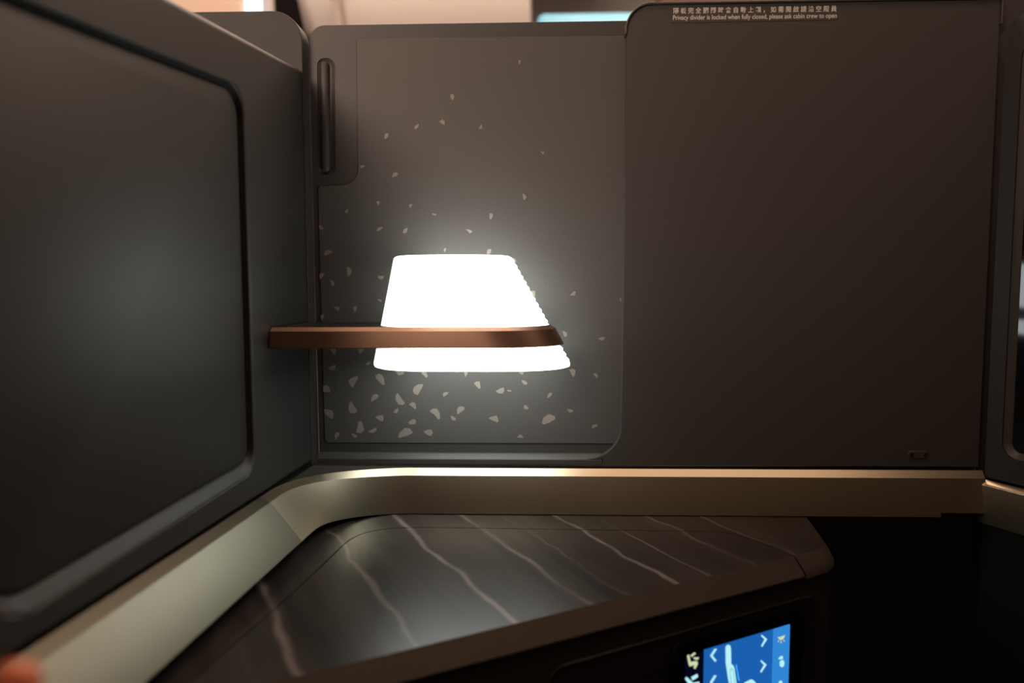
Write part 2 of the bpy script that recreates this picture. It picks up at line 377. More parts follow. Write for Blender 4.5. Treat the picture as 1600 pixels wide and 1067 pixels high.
# champagne ledge below the right wall
gz1, gz0 = rw(1545, 751)[1], rw(1545, 817)[1]
P3 = [(0.0, gz1+0.0008), (-0.0060, gz1-0.0022), (-0.0075, gz1-0.0035), (-0.0075, gz0), (0.0, gz0), ]
rp = [tuple(RIGHT.w(0.0015, 0)[:2]), tuple(RIGHT.w(0.75, 0)[:2])]
bm = sweep_bm(rp, P3)
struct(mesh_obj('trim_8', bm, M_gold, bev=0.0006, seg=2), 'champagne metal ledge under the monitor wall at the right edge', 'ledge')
bm = plate_bm(RIGHT, [(0.0, 0), (0.75, 0), (0.75, gz0+0.004), (0.0, gz0+0.004)], front=-0.002, back=-0.02)
struct(mesh_obj('wall_lower_right', bm, M_black), 'black lower wall under the monitor wall')
# tall panel seen between the back panel and the monitor wall's rounded corner
bm = box_bm(xr_top+0.0022, xr_top+0.20, 0.012, 0.03, 0.74, rtop+0.05)
struct(mesh_obj('wall_corner_right', bm, M_shell, bev=0.001), 'dark panel standing behind the rounded corner of the monitor wall')

# ================================================================ sliding privacy divider
DV = Frame((0, DY, 0), (1, 0, 0), (0, 0, 1), (0, -1, 0))
div = thing('privacy_divider', 'patterned sliding divider with a pull handle, directly behind the lit lamp', 'divider', (-0.07, DY, zb+0.008))
dtop = bpx(700, 36.5, DY)[1]; dx0 = bpx(492, 400, DY)[0]-0.0005; dx1 = bpx(985, 400, DY)[0]+0.02
px_ = lambda x, y, Y=DY: bpx(x, y, Y)
fr_out = rpoly([(dx0, zb+0.006), (dx1, zb+0.006), (dx1, dtop), (dx0, dtop)], [0, 0, 0, 0.016], 8)
hnd = rpoly([px_(497.5, 273), px_(524, 273), px_(523, 91), px_(495.5, 91)], 0.0078, 8)
bm = plate_bm(DV, fr_out, [hnd], 0.0, -0.012)
mesh_obj('frame_panel', bm, M_div, div, bev=0.0018, seg=3)
ho = hnd
bm = rings_bm(DV, [(offset(ho, .0000), -.0008), (offset(ho, .0014), -.0012), (offset(ho, .0028), -.0020), (offset(ho, .0042), -.0024), (offset(ho, .0055), -.0025)])
mesh_obj('handle_recess', bm, M_div, div)
hb = rpoly([px_(503, 268), px_(514.5, 268), px_(512.5, 96), px_(500.5, 96)], 0.0036, 6)
bm = rings_bm(DV, [(hb, -.0026), (hb, .0010), (offset(hb, .0006), .0020), (offset(hb, .0018), .0026)])
mesh_obj('pull_handle', bm, M_div, div)
dc = rpoly([px_(507.5, 692), px_(992, 693.5), px_(992, 56), px_(556.5, 59.5), px_(559.5, 289), px_(496.5, 291.5)], [0.005, 0, 0, 0.003, 0.0165, 0.0045], 10)
dc[0:0] = []
bm = rings_bm(DV, [(dc, -0.0002), (dc, 0.0003), (offset(dc, 0.0007), 0.0009)])
z5 = (480, 540, 5.3333); z6 = (720, 540, 5.3333); zA = (490, 440, 9.975); zB = (860, 440, 9.975); z2 = (400, 260, 5.3333); z3 = (660, 260, 4.7); z1 = (400, 0, 4.0); z4 = (780, 80, 9.975); z8 = (800, 0, 2.0)
CH = [(z5, "188,25 238,25 240,60 232,78 215,68|425,25 475,25 460,50 440,70 427,50|172,185 205,170 232,158 237,180 228,202 200,205|485,155 510,135 530,128 520,155 500,165|345,295 360,275 390,260 427,252 415,285 380,350 352,325|568,250 595,232 622,240 640,275 645,325 628,328 575,275|735,215 810,215 805,232 790,242 762,250|945,205 985,205 1005,255 992,268 955,232|1308,220 1340,215 1335,235 1315,262|132,335 165,328 185,350 195,388 132,385|535,430 555,405 585,403 595,425 575,445 530,470|752,392 775,425 815,480 795,495 760,490 738,455 735,420|880,375 890,345 925,322 968,320 955,355 920,412 890,400|1130,400 1145,388 1180,388 1165,410 1135,428|1388,315 1405,300 1438,298 1445,355 1430,360|365,462 390,505 420,545 400,562 360,562 343,530 350,485|848,490 875,468 900,480 908,515 903,532|718,555 735,530 757,522 758,545 745,565|1018,545 1045,525 1080,525 1103,560 1108,605 1095,618 1060,575|1248,565 1250,525 1270,505 1305,510 1313,530 1255,573|135,530 165,530 205,540 220,570 212,608 195,605 150,570|565,598 595,580 630,578 637,610 630,630 600,622|1195,585 1215,590 1240,605 1235,622 1215,625 1200,608|1508,603 1540,592 1580,582 1595,625 1585,640 1545,625|840,640 870,618 900,612 907,635 895,655 860,657|425,635 450,628 460,650 475,700 450,730 408,722 418,680|508,712 540,698 578,682 580,700 560,725 525,727|228,745 240,725 265,720 270,745 248,765 240,788 233,775|365,730 405,740 418,760 405,768 388,765|770,725 815,685 855,690 882,725 850,745 765,770 760,750|968,718 1000,700 1035,698 1048,725 1030,755 1005,745"),
      (z6, "480,220 525,220 520,235 508,242|903,200 930,192 955,205 952,240 938,262 925,245|1100,235 1130,230 1143,250 1135,273|503,288 535,292 555,310 550,325 530,325 512,308|290,380 330,355 358,348 362,375 348,398 320,400|387,368 420,372 420,385 390,380|720,435 725,410 740,392 762,395 755,415 728,437|522,520 530,492 550,500 567,522 545,533|883,532 915,530 940,540 925,555 905,558|680,625 690,600 725,575 745,572 785,590 788,612 740,640 688,658 675,645|1088,685 1100,660 1130,653 1142,668 1100,690|465,765 490,740 510,745 522,768"),
      (zA, "310,390 400,390 403,435 380,460|620,385 675,382 665,440 640,475 620,440|990,275 1035,272 1068,295 1045,320|105,515 175,515 150,570 125,600 108,575"),
      (zB, "300,215 370,145 398,160 380,215|1078,255 1095,250 1108,285 1100,318 1085,305|185,765 225,778 265,805 250,855 215,862|740,885 795,865 850,862 838,900 800,920"),
      (z2, "866,-6 890,-12 908,-4 905,2 870,18|1133,85 1145,55 1170,47 1185,62 1170,80 1135,92|1002,290 1035,292 1018,328|1275,320 1303,312 1295,335 1283,348|740,380 750,360 770,355 762,385 750,390|1470,388 1505,398 1500,408 1470,405|518,492 545,492 562,515 550,532 530,520|1005,535 1015,510 1058,502 1045,525 1015,540|1222,550 1235,520 1265,510 1258,545 1240,560|563,740 575,705 600,695 635,705 632,718 585,740|1562,700 1570,682 1587,680 1575,718|530,890 575,890 555,920 530,942|755,838 785,845 800,870 790,895 765,918|618,945 655,965 650,990 632,995|1015,912 1068,912 1060,935 1040,945 1020,930"),
      (z3, "735,200 745,200 765,225 748,250 740,235|493,345 508,343 520,358 505,390 493,385|320,460 350,465 370,478 348,493|472,640 478,610 505,605 505,625 490,645|652,675 675,672 688,690 683,718 672,712|797,912 828,915 828,950 818,960"),
      (z1, "1215,590 1232,587 1240,605 1230,627 1217,612|1145,760 1165,745 1178,755 1180,782 1165,775|1390,805 1410,775 1415,803|988,800 995,785 1020,772 1012,797 995,808|800,860 808,835 828,832 825,855 808,870"),
      (z4, "300,140 335,140 330,190 318,212 305,190"), (z8, "88,473 102,475 97,483")]
for (ox, oy, sc), txt in CH:
    for poly in txt.split('|'):
        pts = [DV.px(ox+float(a.split(',')[0])/sc, oy+float(a.split(',')[1])/sc, 0.0009) for a in poly.split()]
        if area2(pts) > 0: pts = pts[::-1]
        pts = rpoly(pts, 0.00022, 2) if len(pts) > 4 else pts
        lo = [bm.verts.new(DV.w(x, y, 0.0008)) for x, y in pts]; hi = [bm.verts.new(DV.w(x, y, 0.00098)) for x, y in pts]
        bm.faces.new(hi).material_index = 1
        for i in range(len(hi)): bm.faces.new((lo[i-1], lo[i], hi[i], hi[i-1])).material_index = 1
mesh_obj('decor_panel', bm, [M_decor, M_chip], div, doubles=0)

# ================================================================ privacy notice sticker
st = thing('notice_sticker', 'small grey bilingual notice sticker along the top of the plain panel', 'sticker', tuple(onY(1180, 22)))
sq = rpoly([bpx(1048.5, 35.5), bpx(1308.5, 31), bpx(1308.5, 9.8), bpx(1048.5, 12.0)], 0.0008, 4)
mesh_obj('sticker_film', plate_bm(BACK, sq, front=0.0004, back=0.0), M_stick, st)
def text_mesh(name, body, m, parent, fr, x0, x1, ybase, ycap, h, tilt=0.0, bold=0.0):
    c = bpy.data.curves.new(name, 'FONT'); c.body = body; c.size = 1.0; c.offset = bold
    t = bpy.data.objects.new(name, c); C.objects.link(t)
    dg = bpy.context.evaluated_depsgraph_get(); dg.update()
    me = bpy.data.meshes.new_from_object(t.evaluated_get(dg)); bpy.data.objects.remove(t)
    v = np.array([p.co[:] for p in me.vertices]); 
    mn, mxx = v[:, 0].min(), v[:, 0].max()
    sx = (x1-x0)/(mxx-mn); capy = 0.70; sy = (ycap-ybase)/capy
    for p, q in zip(me.vertices, v):
        X = x0+(q[0]-mn)*sx; p.co = Vector(fr.w(X, ybase+q[1]*sy+tilt*(X-x0), h))
    me.materials.clear(); me.materials.append(m)
    o = bpy.data.objects.new(name, me); C.objects.link(o)
    if parent: o.parent = parent; o.matrix_parent_inverse = Matrix.Translation(-Vector(parent.location))
    return o
tilt = (bpx(1305, 28)[1]-bpx(1051, 31.3)[1])/(bpx(1305, 28)[0]-bpx(1051, 31.3)[0])
a, b = bpx(1051.3, 31.3), bpx(1308, 20)
text_mesh('english_line', 'Privacy divider is locked when fully closed, please ask cabin crew to open', M_print, st, BACK, a[0], bpx(1307, 25)[0], a[1], a[1]+0.0044, 0.0005, tilt, 0.008)
a = bpx(1052, 21.6)
text_mesh('chinese_line', ' '.join('隔板完全關閉時會自動上鎖,如需開啟請洽空服員').replace(' , ', ' \uFF0C '), M_print, st, BACK, a[0], bpx(1307, 15)[0], a[1]+0.0004, a[1]+0.0004+0.0043, 0.0005, tilt, 0.012)

# small oval catch plate low on the plain panel
cpl = thing('catch_plate', 'tiny oval plate with two screws low on the plain panel', 'plate', tuple(onY(1434.5, 710)))
ov = rpoly([bpx(1418.5, 715.5), bpx(1450.5, 716), bpx(1450.5, 704), bpx(1418.5, 703.5)], 0.0036, 8)
mesh_obj('plate', rings_bm(BACK, [(ov, 0), (ov, 0.0006), (offset(ov, 0.0006), 0.0011)]), M_shell, cpl)
for sx_ in (1423.5, 1445):
    cx, cz = bpx(sx_, 710)
    ci = [(cx+0.0020*cos(k*pi/8), cz+0.0020*sin(k*pi/8)) for k in range(16)]
    mesh_obj('screw', rings_bm(BACK, [(ci, 0.001), (ci, 0.0018), (offset(ci, 0.0006), 0.0020), (offset(ci, 0.0010), 0.0012)]), M_screw, cpl)

# ================================================================ lamp
lp = thing('wall_lamp', 'lit white pleated lamp held by a bronze arm on the left wall', 'lamp', (-0.14, -0.04, 0.905))
YF = float(LEFT.w(*LEFT.px(425, 510))[1])                         # front of the arm
zA1 = float(onY(600, 511, YF)[2]); zA0 = float(onY(600, 543, YF-0.0008)[2])
ztop = float(onY(700, 398.3, -0.07)[2]); zbot = float(onY(740, 581.5, -0.1)[2])
def xat(px, y, Y): return float(onY(px, y, Y)[0])
def sec(t, n=96, grow=0.0, ripple=0.0, shrink=0.0):
    # t 0 at the top, 1 at the bottom: plan outline, flat back by the divider, rounded ends
    xl = (1-t)*xat(614, 400, -0.05)+t*xat(585, 572, -0.05); xr = (1-t)*xat(797.5, 400, -0.05)+t*xat(893.5, 572, -0.05)
    yf = (1-t)*(-0.078)+t*(-0.099); yb = -0.004
    xl += shrink; xr -= shrink; yf += shrink; yb -= shrink
    rl = 0.024; rr_ = (1-t)*0.030+t*0.045
    hgt = yb-yf
    pts = []
    def ell(cx, cy, rx, ry, a0, a1, m):
        for k in range(m+1):
            a = a0+(a1-a0)*k/m; pts.append((cx+(rx+grow)*cos(a), cy+(ry+grow)*sin(a)))
    ry = hgt/2
    def sup(cx, cy, rx, ry_, a0, a1, m):
        for k in range(m+1):
            a = a0+(a1-a0)*k/m; c_, s_ = cos(a), sin(a); e = 0.92
            pts.append((cx+(rx+grow)*math.copysign(abs(c_)**e, c_), cy+(ry_+grow)*math.copysign(abs(s_)**e, s_)))
    rl = min(0.06, (xr-xl)*0.45); rr_ = min(0.066, (xr-xl)*0.5)
    sup(xl+rl, yf+ry, rl, ry, pi, 1.5*pi, 20)
    sup(xr-rr_, yf+ry, rr_, ry, 1.5*pi, 2*pi, 28)
    sup(xr-rr_, yf+ry, rr_, ry, 0, 0.5*pi, 28)
    sup(xl+rl, yf+ry, rl, ry, 0.5*pi, pi, 20)
    q = []
    for i, p in enumerate(pts):
        if i and abs(p[0]-q[-1][0])+abs(p[1]-q[-1][1]) < 1e-7: p = (p[0]+1e-6, p[1])
        q.append(p)
    return q, xl, xr
bm = bmesh.new(); rows = []
H = ztop-zbot
ts = [(0.0, 0.006), (0.004, 0.0028), (0.014, 0.0008), (0.028, 0.0)]+[(0.028+(0.955-0.028)*k/126, 0) for k in range(1, 127)]+[(0.975, 0.0004), (0.992, 0.0018), (1.0, 0.0045)]
for t, shr in ts:
    pts, xl, xr = sec(t, shrink=shr)
    z = ztop-t*H; row = []
    for x, y in pts:
        f = max(0, min(1, (x-(xr-0.03))/0.03)); f = f*f*(3-2*f)
        rp_ = 0.0006*sin((z-zbot)/0.0052*2*pi)*f if 0.03 < t < 0.95 else 0
        row.append(bm.verts.new((x+rp_, y, z)))
    rows.append(row)
for a, b in zip(rows, rows[1:]):
    for i in range(len(a)): bm.faces.new((a[i-1], a[i], b[i], b[i-1]))
bm.faces.new(rows[0]); bm.faces.new(rows[-1])
mesh_obj('lamp_shade', bm, M_lamp, lp, doubles=0)
# arm: a shelf-like bracket from the wall; its metal band wraps round the front of the shade
tA = (ztop-zA1)/H; tB = (ztop-zA0)/H
def band_outline(t, g):
    pts, xl, xr = sec(t, grow=g); n = len(pts)
    fr_ = pts[20:50] + pts[50:70]          # front, right end up to past the widest point
    return pts
def wall_x(y): return LC[0]+(y/LDIR[1])*LDIR[0]
def arm_path(t, g):
    pts, xl, xr = sec(t, grow=g)
    yfr = min(p[1] for p in pts)
    sel = [p for p in pts[21:49]]+[p for p in pts[50:76]]
    return [(wall_x(yfr)+0.0006, yfr)]+[p for p in sel]
rowsA = []
for z_, g in ((zA1, 0.0002), (zA1, 0.0010), (zA1-0.0034, 0.0044), (zA0+0.0006, 0.0044), (zA0, 0.0040), (zA0, 0.0002)):
    t = (ztop-z_)/H; rowsA.append([(x, y, z_) for x, y in arm_path(t, g)])
bm = bmesh.new(); vr = [[bm.verts.new(p) for p in r] for r in rowsA]
for k in range(len(vr)):
    a, b = vr[k-1], vr[k]
    for i in range(len(a)-1): bm.faces.new((a[i], a[i+1], b[i+1], b[i]))
bm.faces.new([r[0] for r in vr]); bm.faces.new([r[-1] for r in vr])
mesh_obj('bronze_band', bm, M_bronze, lp, doubles=0, sharp=13)
# black shelf body of the arm behind the band
yfb = min(p[1] for p in sec(tA)[0])+0.0002
xs = sec((tA+tB)/2)[1]+0.03
plan = [(wall_x(yfb)+0.0008, yfb), (xs, yfb), (xs, -0.0005), (wall_x(-0.002)+0.0010, -0.0005)]
bm = bmesh.new(); a = [bm.verts.new((x, y, zA1-0.0004)) for x, y in plan]; b = [bm.verts.new((x, y, zA0+0.0004)) for x, y in plan]
bm.faces.new(a); bm.faces.new(b)
for i in range(4): bm.faces.new((a[i-1], a[i], b[i], b[i-1]))
mesh_obj('arm_body', bm, M_arm, lp, bev=0.0008, seg=2)
# black rubber end plate where the arm meets the wall
e0 = LEFT.px(425, 510)[0]+0.0018
bm = plate_bm(LEFT, rpoly([(0.003, zA0-0.0012), (e0, zA0-0.0012), (e0, zA1+0.0010), (0.003, zA1+0.0010)], 0.0012, 4), front=0.0012, back=0.0)
mesh_obj('mounting_plate', bm, M_black, lp)

# ================================================================ console
ZC = 0.7125
con = thing('side_console', 'dark wood veneered side console below the lamp with a lit control screen', 'console', (0.03, -0.14, 0.0))
zp = lambda x, y, z=ZC: tuple(float(v) for v in onZ(x, y, z)[:2])
g_pts = [zp(*q) for q in ((360, 1011), (436, 946), (505, 882), (539, 848), (556, 837.5), (575, 830.5), (608, 825.2), (660, 823.4), (900, 827.6), (1110, 829.8), (1145, 833), (1180, 844), (1206, 855), (1241, 868.5))]
fA, fB = np.array(zp(694, 1000.5)), np.array(zp(1241, 868.5)); fd = (fB-fA)/np.linalg.norm(fB-fA)
fn = np.array([fd[1], -fd[0]])                                       # outwards, towards the seat
gl = np.array(g_pts[0]); gd = gl-np.array(g_pts[1]); gd /= np.linalg.norm(gd)
def isect(p, d, q, e):
    A = np.array([[d[0], -e[0]], [d[1], -e[1]]]); s = np.linalg.solve(A, np.array(q)-np.array(p)); return np.array(p)+np.array(d)*s[0]
g0 = isect(gl, gd, fA, fd)
groove = [tuple(g0)]+g_pts                                           # left end ... right end, both on the front line
def smooth_path(pts, it=2):
    for _ in range(it):
        q = [pts[0]]
        for a, b in zip(pts, pts[1:]):
            a, b = np.array(a), np.array(b); q += [tuple(a*.75+b*.25), tuple(a*.25+b*.75)]
        q.append(pts[-1]); pts = q
    return pts
groove = smooth_path(groove)
# lid
CH_O, CH_Z = 0.0098, 0.0150
gi = offset(groove, -0.0007, closed=False)
fl_ = lambda p, o=0.0: tuple(np.array(p)+fn*o)
bm = bmesh.new()
tv = [bm.verts.new((x, y, ZC)) for x, y in gi]; bv = [bm.verts.new((x, y, ZC-CH_Z)) for x, y in gi]
f = bm.faces.new(tv); f.material_index = 0
for i in range(1, len(tv)): bm.faces.new((tv[i-1], tv[i], bv[i], bv[i-1])).material_index = 1
ends = (gi[0], gi[-1])
gro_dir = np.array(zp(1263, 902, ZC-CH_Z))-np.array(gi[-1])
e1c = np.array(gi[-1])+fn*CH_O; e1c = e1c+fd*float(gro_dir@fd)
e0c = np.array(gi[0])+fn*CH_O
c0, c1 = [bm.verts.new((p[0], p[1], ZC-CH_Z)) for p in (e0c, e1c)]
d0, d1 = [bm.verts.new((p[0], p[1], ZC-CH_Z-0.0012)) for p in (e0c, e1c)]
k0, k1 = [bm.verts.new((p[0], p[1], ZC-CH_Z-0.0012)) for p in (np.array(gi[0])+fn*0.002, np.array(gi[-1])+fn*0.002)]
bm.faces.new((tv[0], tv[-1], c1, c0)).material_index = 1
bm.faces.new((c0, c1, d1, d0)).material_index = 1; bm.faces.new((d0, d1, k1, k0)).material_index = 1
bm.faces.new((tv[-1], bv[-1], k1, d1, c1)).material_index = 1; bm.faces.new((tv[0], c0, d0, k0, bv[0])).material_index = 1
lid = mesh_obj('lid', bm, [M_ven, M_edge], con, doubles=0, smooth=False)
lid['label'] = 'hinged veneer lid with a brown painted front edge'
# veneer surround behind and beside the lid
go = offset(groove, 0.0005, closed=False)
cl = [tuple(LC[:2]+LN[:2]*0.019-LDIR[:2]*s) for s in (0.40, 0.10)]
arc_c = offset(arc, -0.0100, closed=False)
corner = [zp(1259.6, 807.5), zp(1272, 824), zp(1284.5, 842), zp(1287.2, 849), zp(1283, 855), zp(1272, 860), zp(1250, 866.3)]
bk = [(corner[0][0]-0.012, -0.0100)]
lw0 = isect(np.array(cl[0]), LDIR[:2], fA, fd)
outer = [tuple(lw0), cl[1]]+list(arc_c)+bk+corner+go[::-1]
bm = bmesh.new(); tv = [bm.verts.new((x, y, ZC)) for x, y in outer]; bv = [bm.verts.new((x, y, ZC-0.012)) for x, y in outer]
bmesh.ops.triangle_fill(bm, use_beauty=True, edges=[bm.edges.new((tv[i-1], tv[i])) for i in range(len(tv))], normal=Vector((0, 0, 1)))
for i in range(len(tv)): bm.faces.new((tv[i-1], tv[i], bv[i], bv[i-1]))
mesh_obj('veneer_surround', bm, M_ven, con, doubles=0, smooth=False)
# painted chamfer round the right corner
ctop = [(corner[0][0]-0.012, -0.018)]+[corner[0]]+smooth_path(corner[1:])+[tuple(np.array(go[-1])+fn*0.0)]
low = [zp(1283, 803, ZC-CH_Z)]
bm = bmesh.new()
ro = [ctop]
def off_out(pts, d): return offset(pts, d, closed=False)
l1 = off_out(ctop, CH_O*0.6); l2 = off_out(ctop, CH_O)
l1[-1] = tuple(np.array(ctop[-1])+fn*CH_O*0.6+gro_dir*0.45*0); l2[-1] = tuple(e1c+fd*0.0014)
l1[-1] = tuple((np.array(ctop[-1])*0.4+np.array(l2[-1])*0.6)); 
rowsC = [(ctop, ZC), (l1, ZC-CH_Z*0.55), (l2, ZC-CH_Z), (l2, ZC-CH_Z-0.003)]
vr = [[bm.verts.new((x, y, z)) for x, y in r] for r, z in rowsC]
for a, b in zip(vr, vr[1:]):
    for i in range(len(a)-1): bm.faces.new((a[i], a[i+1], b[i+1], b[i]))
mesh_obj('corner_edge', bm, M_edge, con, doubles=0)
# body below: outline follows the edge, 3 mm inside it
CB = ZC-CH_Z-0.0045
bo = [tuple(isect(np.array(cl[0])+0.0, LDIR[:2], fA+fn*CH_O*0.75, fd)), cl[1], (-0.15, -0.028), (ctop[0][0], -0.018)]
bo += off_out(ctop[1:-1], CH_O*0.8)
ee = isect(np.array(e1c), fn, fA+fn*CH_O*0.75, fd)
bo += [tuple(ee)]
bm = bmesh.new(); rings_ = [(offset(bo, 0.003), ZC-0.013), (offset(bo, 0.003), CB+0.0006), (offset(bo, 0.0014), CB), (offset(bo, 0.0004), CB-0.0004), (bo, CB-0.0014), (bo, 0.0)]
vr = [[bm.verts.new((x, y, z)) for x, y in r] for r, z in rings_]
for a, b in zip(vr, vr[1:]):
    for i in range(len(a)): bm.faces.new((a[i-1], a[i], b[i], b[i-1]))
bm.faces.new(vr[0]); bm.faces.new(vr[-1])
mesh_obj('console_body', bm, M_body, con, doubles=0)
# front face details
FO = fA+fn*CH_O*0.75
FACE = Frame((FO[0], FO[1], 0), (fd[0], fd[1], 0), (0, 0, 1), (fn[0], fn[1], 0))
fp = lambda x, y, h=0.0: FACE.px(x, y, h)
a1 = fp(877, 1036); a2 = fp(1134, 966); a3 = fp(1262, 930)
zr = (a1[1]+a2[1])/2
pan = rpoly([(a1[0]-0.012, zr-0.30), (a3[0]+0.010, zr-0.30), (a3[0]+0.010, zr), (a1[0]-0.012, zr)], 0.014, 8)
bm = rings_bm(FACE, [(pan, 0.0), (pan, 0.0016), (offset(pan, 0.0006), 0.0022), (offset(pan, 0.0016), 0.0020), (offset(pan, 0.0026), 0.0010)])
mesh_obj('front_panel', bm, M_body, con)
b1 = fp(1062, 1003.5, 0.003); b2 = fp(1210, 960, 0.003); b3 = fp(1256, 950, 0.003)
zbz = (b1[1]+b2[1])/2
ts_ = mesh_obj('touch_screen', rings_bm(FACE, [(rpoly([(b1[0]-0.008, zbz-0.20), (b3[0], zbz-0.20), (b3[0], zbz), (b1[0]-0.008, zbz)], 0.009, 8), 0.0010)]+[(offset(rpoly([(b1[0]-0.008, zbz-0.20), (b3[0], zbz-0.20), (b3[0], zbz), (b1[0]-0.008, zbz)], 0.009, 8), i), h) for i, h in ((0, 0.0030), (0.0006, 0.0037), (0.0016, 0.0040))]), M_gloss, con)
ts_['label'] = 'black glass bezel of the lit seat control screen'
HS = 0.0041
def spoly(name, polys, m, h=HS, th=0.0002):
    bm = bmesh.new()
    for pts in polys:
        q = pts if area2(pts) < 0 else pts[::-1]
        plate_bm(FACE, q, front=h, back=h-th, bm=bm)
    return mesh_obj(name, bm, m, ts_, doubles=0, smooth=False)
s = lambda x, y: fp(x, y, HS)
zs = s(1234, 975)[1]; xL = s(1100, 1013)[0]; xR = s(1234.5, 975)[0]; xN = s(1071, 1024)[0]; xB = s(1208, 983)[0]
zlow = zs-0.115
spoly('main_display', [rpoly([(xL, zlow), (xB, zlow), (xB, zs), (xL, zs)], 0)], M_s_blue, HS)
spoly('side_display', [rpoly([(xB, zlow), (xR, zlow), (xR, zs), (xB, zs)], [0, 0, 0.001, 0])], M_s_side, HS)
spoly('menu_display', [rpoly([(xN, zlow), (xL, zlow), (xL, zs-0.001), (xN, zs-0.001)], 0)], M_s_nav, HS)
Z5 = (1040, 960, 7.62)
def sp(txt): return [FACE.px(Z5[0]+float(a.split(',')[0])/Z5[2], Z5[1]+float(a.split(',')[1])/Z5[2], HS+0.0003) for a in txt.split()]
def icon(name, txts, m, h=HS+0.0003): return spoly(name, [sp(t) for t in txts.split('|')], m, h)
# bold strokes as measured
icon('arrow_icon', "585,408 612,412 560,490 608,548 590,565 532,492", M_s_ico)
icon('arrow_icon', "580,725 608,728 555,815 608,870 590,885 528,812", M_s_ico)
icon('arrow_icon', "1145,240 1210,293 1150,388 1138,375 1180,298 1140,258", M_s_ico)
icon('arrow_icon', "1140,543 1203,598 1140,693 1128,680 1172,602 1132,560", M_s_ico)
icon('seat_icon', "715,400 725,370 750,360 770,370 778,410 782,590 805,605 820,640 845,815 860,960 780,960 745,760 718,580|940,812 1020,772 1050,785 1075,815 1090,960 930,960", M_s_ico)
icon('seat_outline_icon', "760,660 772,640 790,637 803,650 830,815 840,900 828,900 818,815 795,662 783,650 770,668 785,815 800,900 790,900 772,815", M_s_inl, HS+0.0006)
icon('motion_line_icon', "835,595 850,600 855,650 868,700 872,750 885,785 872,790 858,750 855,700 842,650", M_s_line)
icon('recline_icon', "258,490 280,478 300,565 375,555 385,585 355,648 335,640 345,600 285,620 270,560|295,490 345,452 362,465 312,505|330,512 400,512 380,540 345,535", M_s_yel)
icon('menu_icon', "232,765 250,742 330,815 400,800 410,870 300,870|308,745 378,708 388,745 320,785", M_s_ico)
icon('light_icon', "1335,272 1375,265 1425,245 1400,300 1360,305|1338,315 1346,312 1350,328 1342,330|1372,318 1382,318 1380,340 1372,340|1405,310 1414,308 1420,322 1410,324", M_s_yel)
icon('mouse_icon', "1360,570 1375,545 1405,545 1415,570 1408,615 1385,630 1362,615|1345,520 1385,490 1400,510 1395,530 1350,535", M_s_ico)
icon('button_icon', "1350,800 1375,785 1390,800 1390,840 1350,840", M_s_ico)

# ================================================================ cabin beyond and around
struct(mesh_obj('floor', box_bm(-2.2, 2.2, -2.2, 2.4, -0.05, 0.0), M_floor), 'dark cabin floor', 'floor')
struct(mesh_obj('ceiling', box_bm(-2.2, 2.2, -2.2, 2.4, 2.10, 2.15), M_cream), 'pale cabin ceiling', 'ceiling')
struct(mesh_obj('wall_far', box_bm(-2.2, 2.2, 2.3, 2.4, 0.0, 2.10), M_cream), 'pale blurred cabin side beyond the divider')
M_blocker = mat('seat_blocker_dark', (0.05, 0.037, 0.03), 0.6)
tag(mesh_obj('seat_blocker', box_bm(-0.28, 1.7, -1.0, -0.97, 0.0, 1.33), M_blocker, bev=0.01), 'unseen seat back shell added behind the viewer to block low light', 'light blocker')  # added out of view to shade the lower walls from the fill
struct(mesh_obj('wall_rear', box_bm(-2.2, 2.2, -2.2, -2.1, 0.0, 2.10), M_tan), 'cabin wall behind the viewer')
cl_ = mesh_obj('ceiling_light', box_bm(-1.6, 1.6, 0.22, 1.15, 2.085, 2.10), M_aisle); tag(cl_, 'broad warm wash light in the cabin ceiling beyond the divider', 'ceiling light')

cove = mesh_obj('ceiling_light', box_bm(-0.7, 1.1, -0.62, -0.16, 2.088, 2.10), mat('cove_light', (0.8, 0.7, 0.6), 0.6, emis=(1.0, 0.70, 0.50), es=3.0)); tag(cove, 'dim warm cove light in the ceiling right above the seat', 'ceiling light')
def far(x, y, D): P = onY(x, y, D); return float(P[0]), float(P[2])
def slab(name, x0, x1, ytop, ybot, Y, th, m, label, cat, bev=0.02):
    xa, za = far(x0, ybot, Y); xb, zb_ = far(x1, ytop, Y)
    o = mesh_obj(name, box_bm(xa, xb, Y, Y+th, za, zb_), m, bev=bev); return tag(o, label, cat)
# overhead bin: cream, spans most of the gap above the divider
bx0, bz0 = far(462, 60, 1.25); bx1, _ = far(829, 60, 1.25)
bin_ = thing('overhead_bin', 'blurred cream overhead bin seen above the patterned divider', 'overhead bin', ((bx0+bx1)/2, 1.45, bz0))
bm = bmesh.new(); q = [(1.25, bz0+0.02), (1.27, bz0), (1.75, bz0), (1.75, 2.08), (1.20, 2.08), (1.19, bz0+0.22)]
for xx in (bx0, bx1): pass
a = [bm.verts.new((bx0, y, z)) for y, z in q]; b = [bm.verts.new((bx1, y, z)) for y, z in q]; bm.faces.new(a); bm.faces.new(b)
for i in range(len(a)): bm.faces.new((a[i-1], a[i], b[i], b[i-1]))
mesh_obj('bin_body', bm, M_cream, bin_, bev=0.012)
sxa, _ = far(511, 0, 1.18)
bm = bmesh.new()
v = [bm.verts.new(p) for p in [(*[float(k) for k in onY(x, y, Yq)],) for x, y, Yq in ((510, -40, 1.17), (520, -40, 1.17), (536, 60, 1.22), (526, 60, 1.22))]]
bm.faces.new(v); r = bmesh.ops.extrude_face_region(bm, geom=bm.faces[:]); bmesh.ops.translate(bm, verts=[g for g in r['geom'] if isinstance(g, bmesh.types.BMVert)], vec=(0, 0.04, 0))
mesh_obj('door_seam', bm, M_grey, bin_)
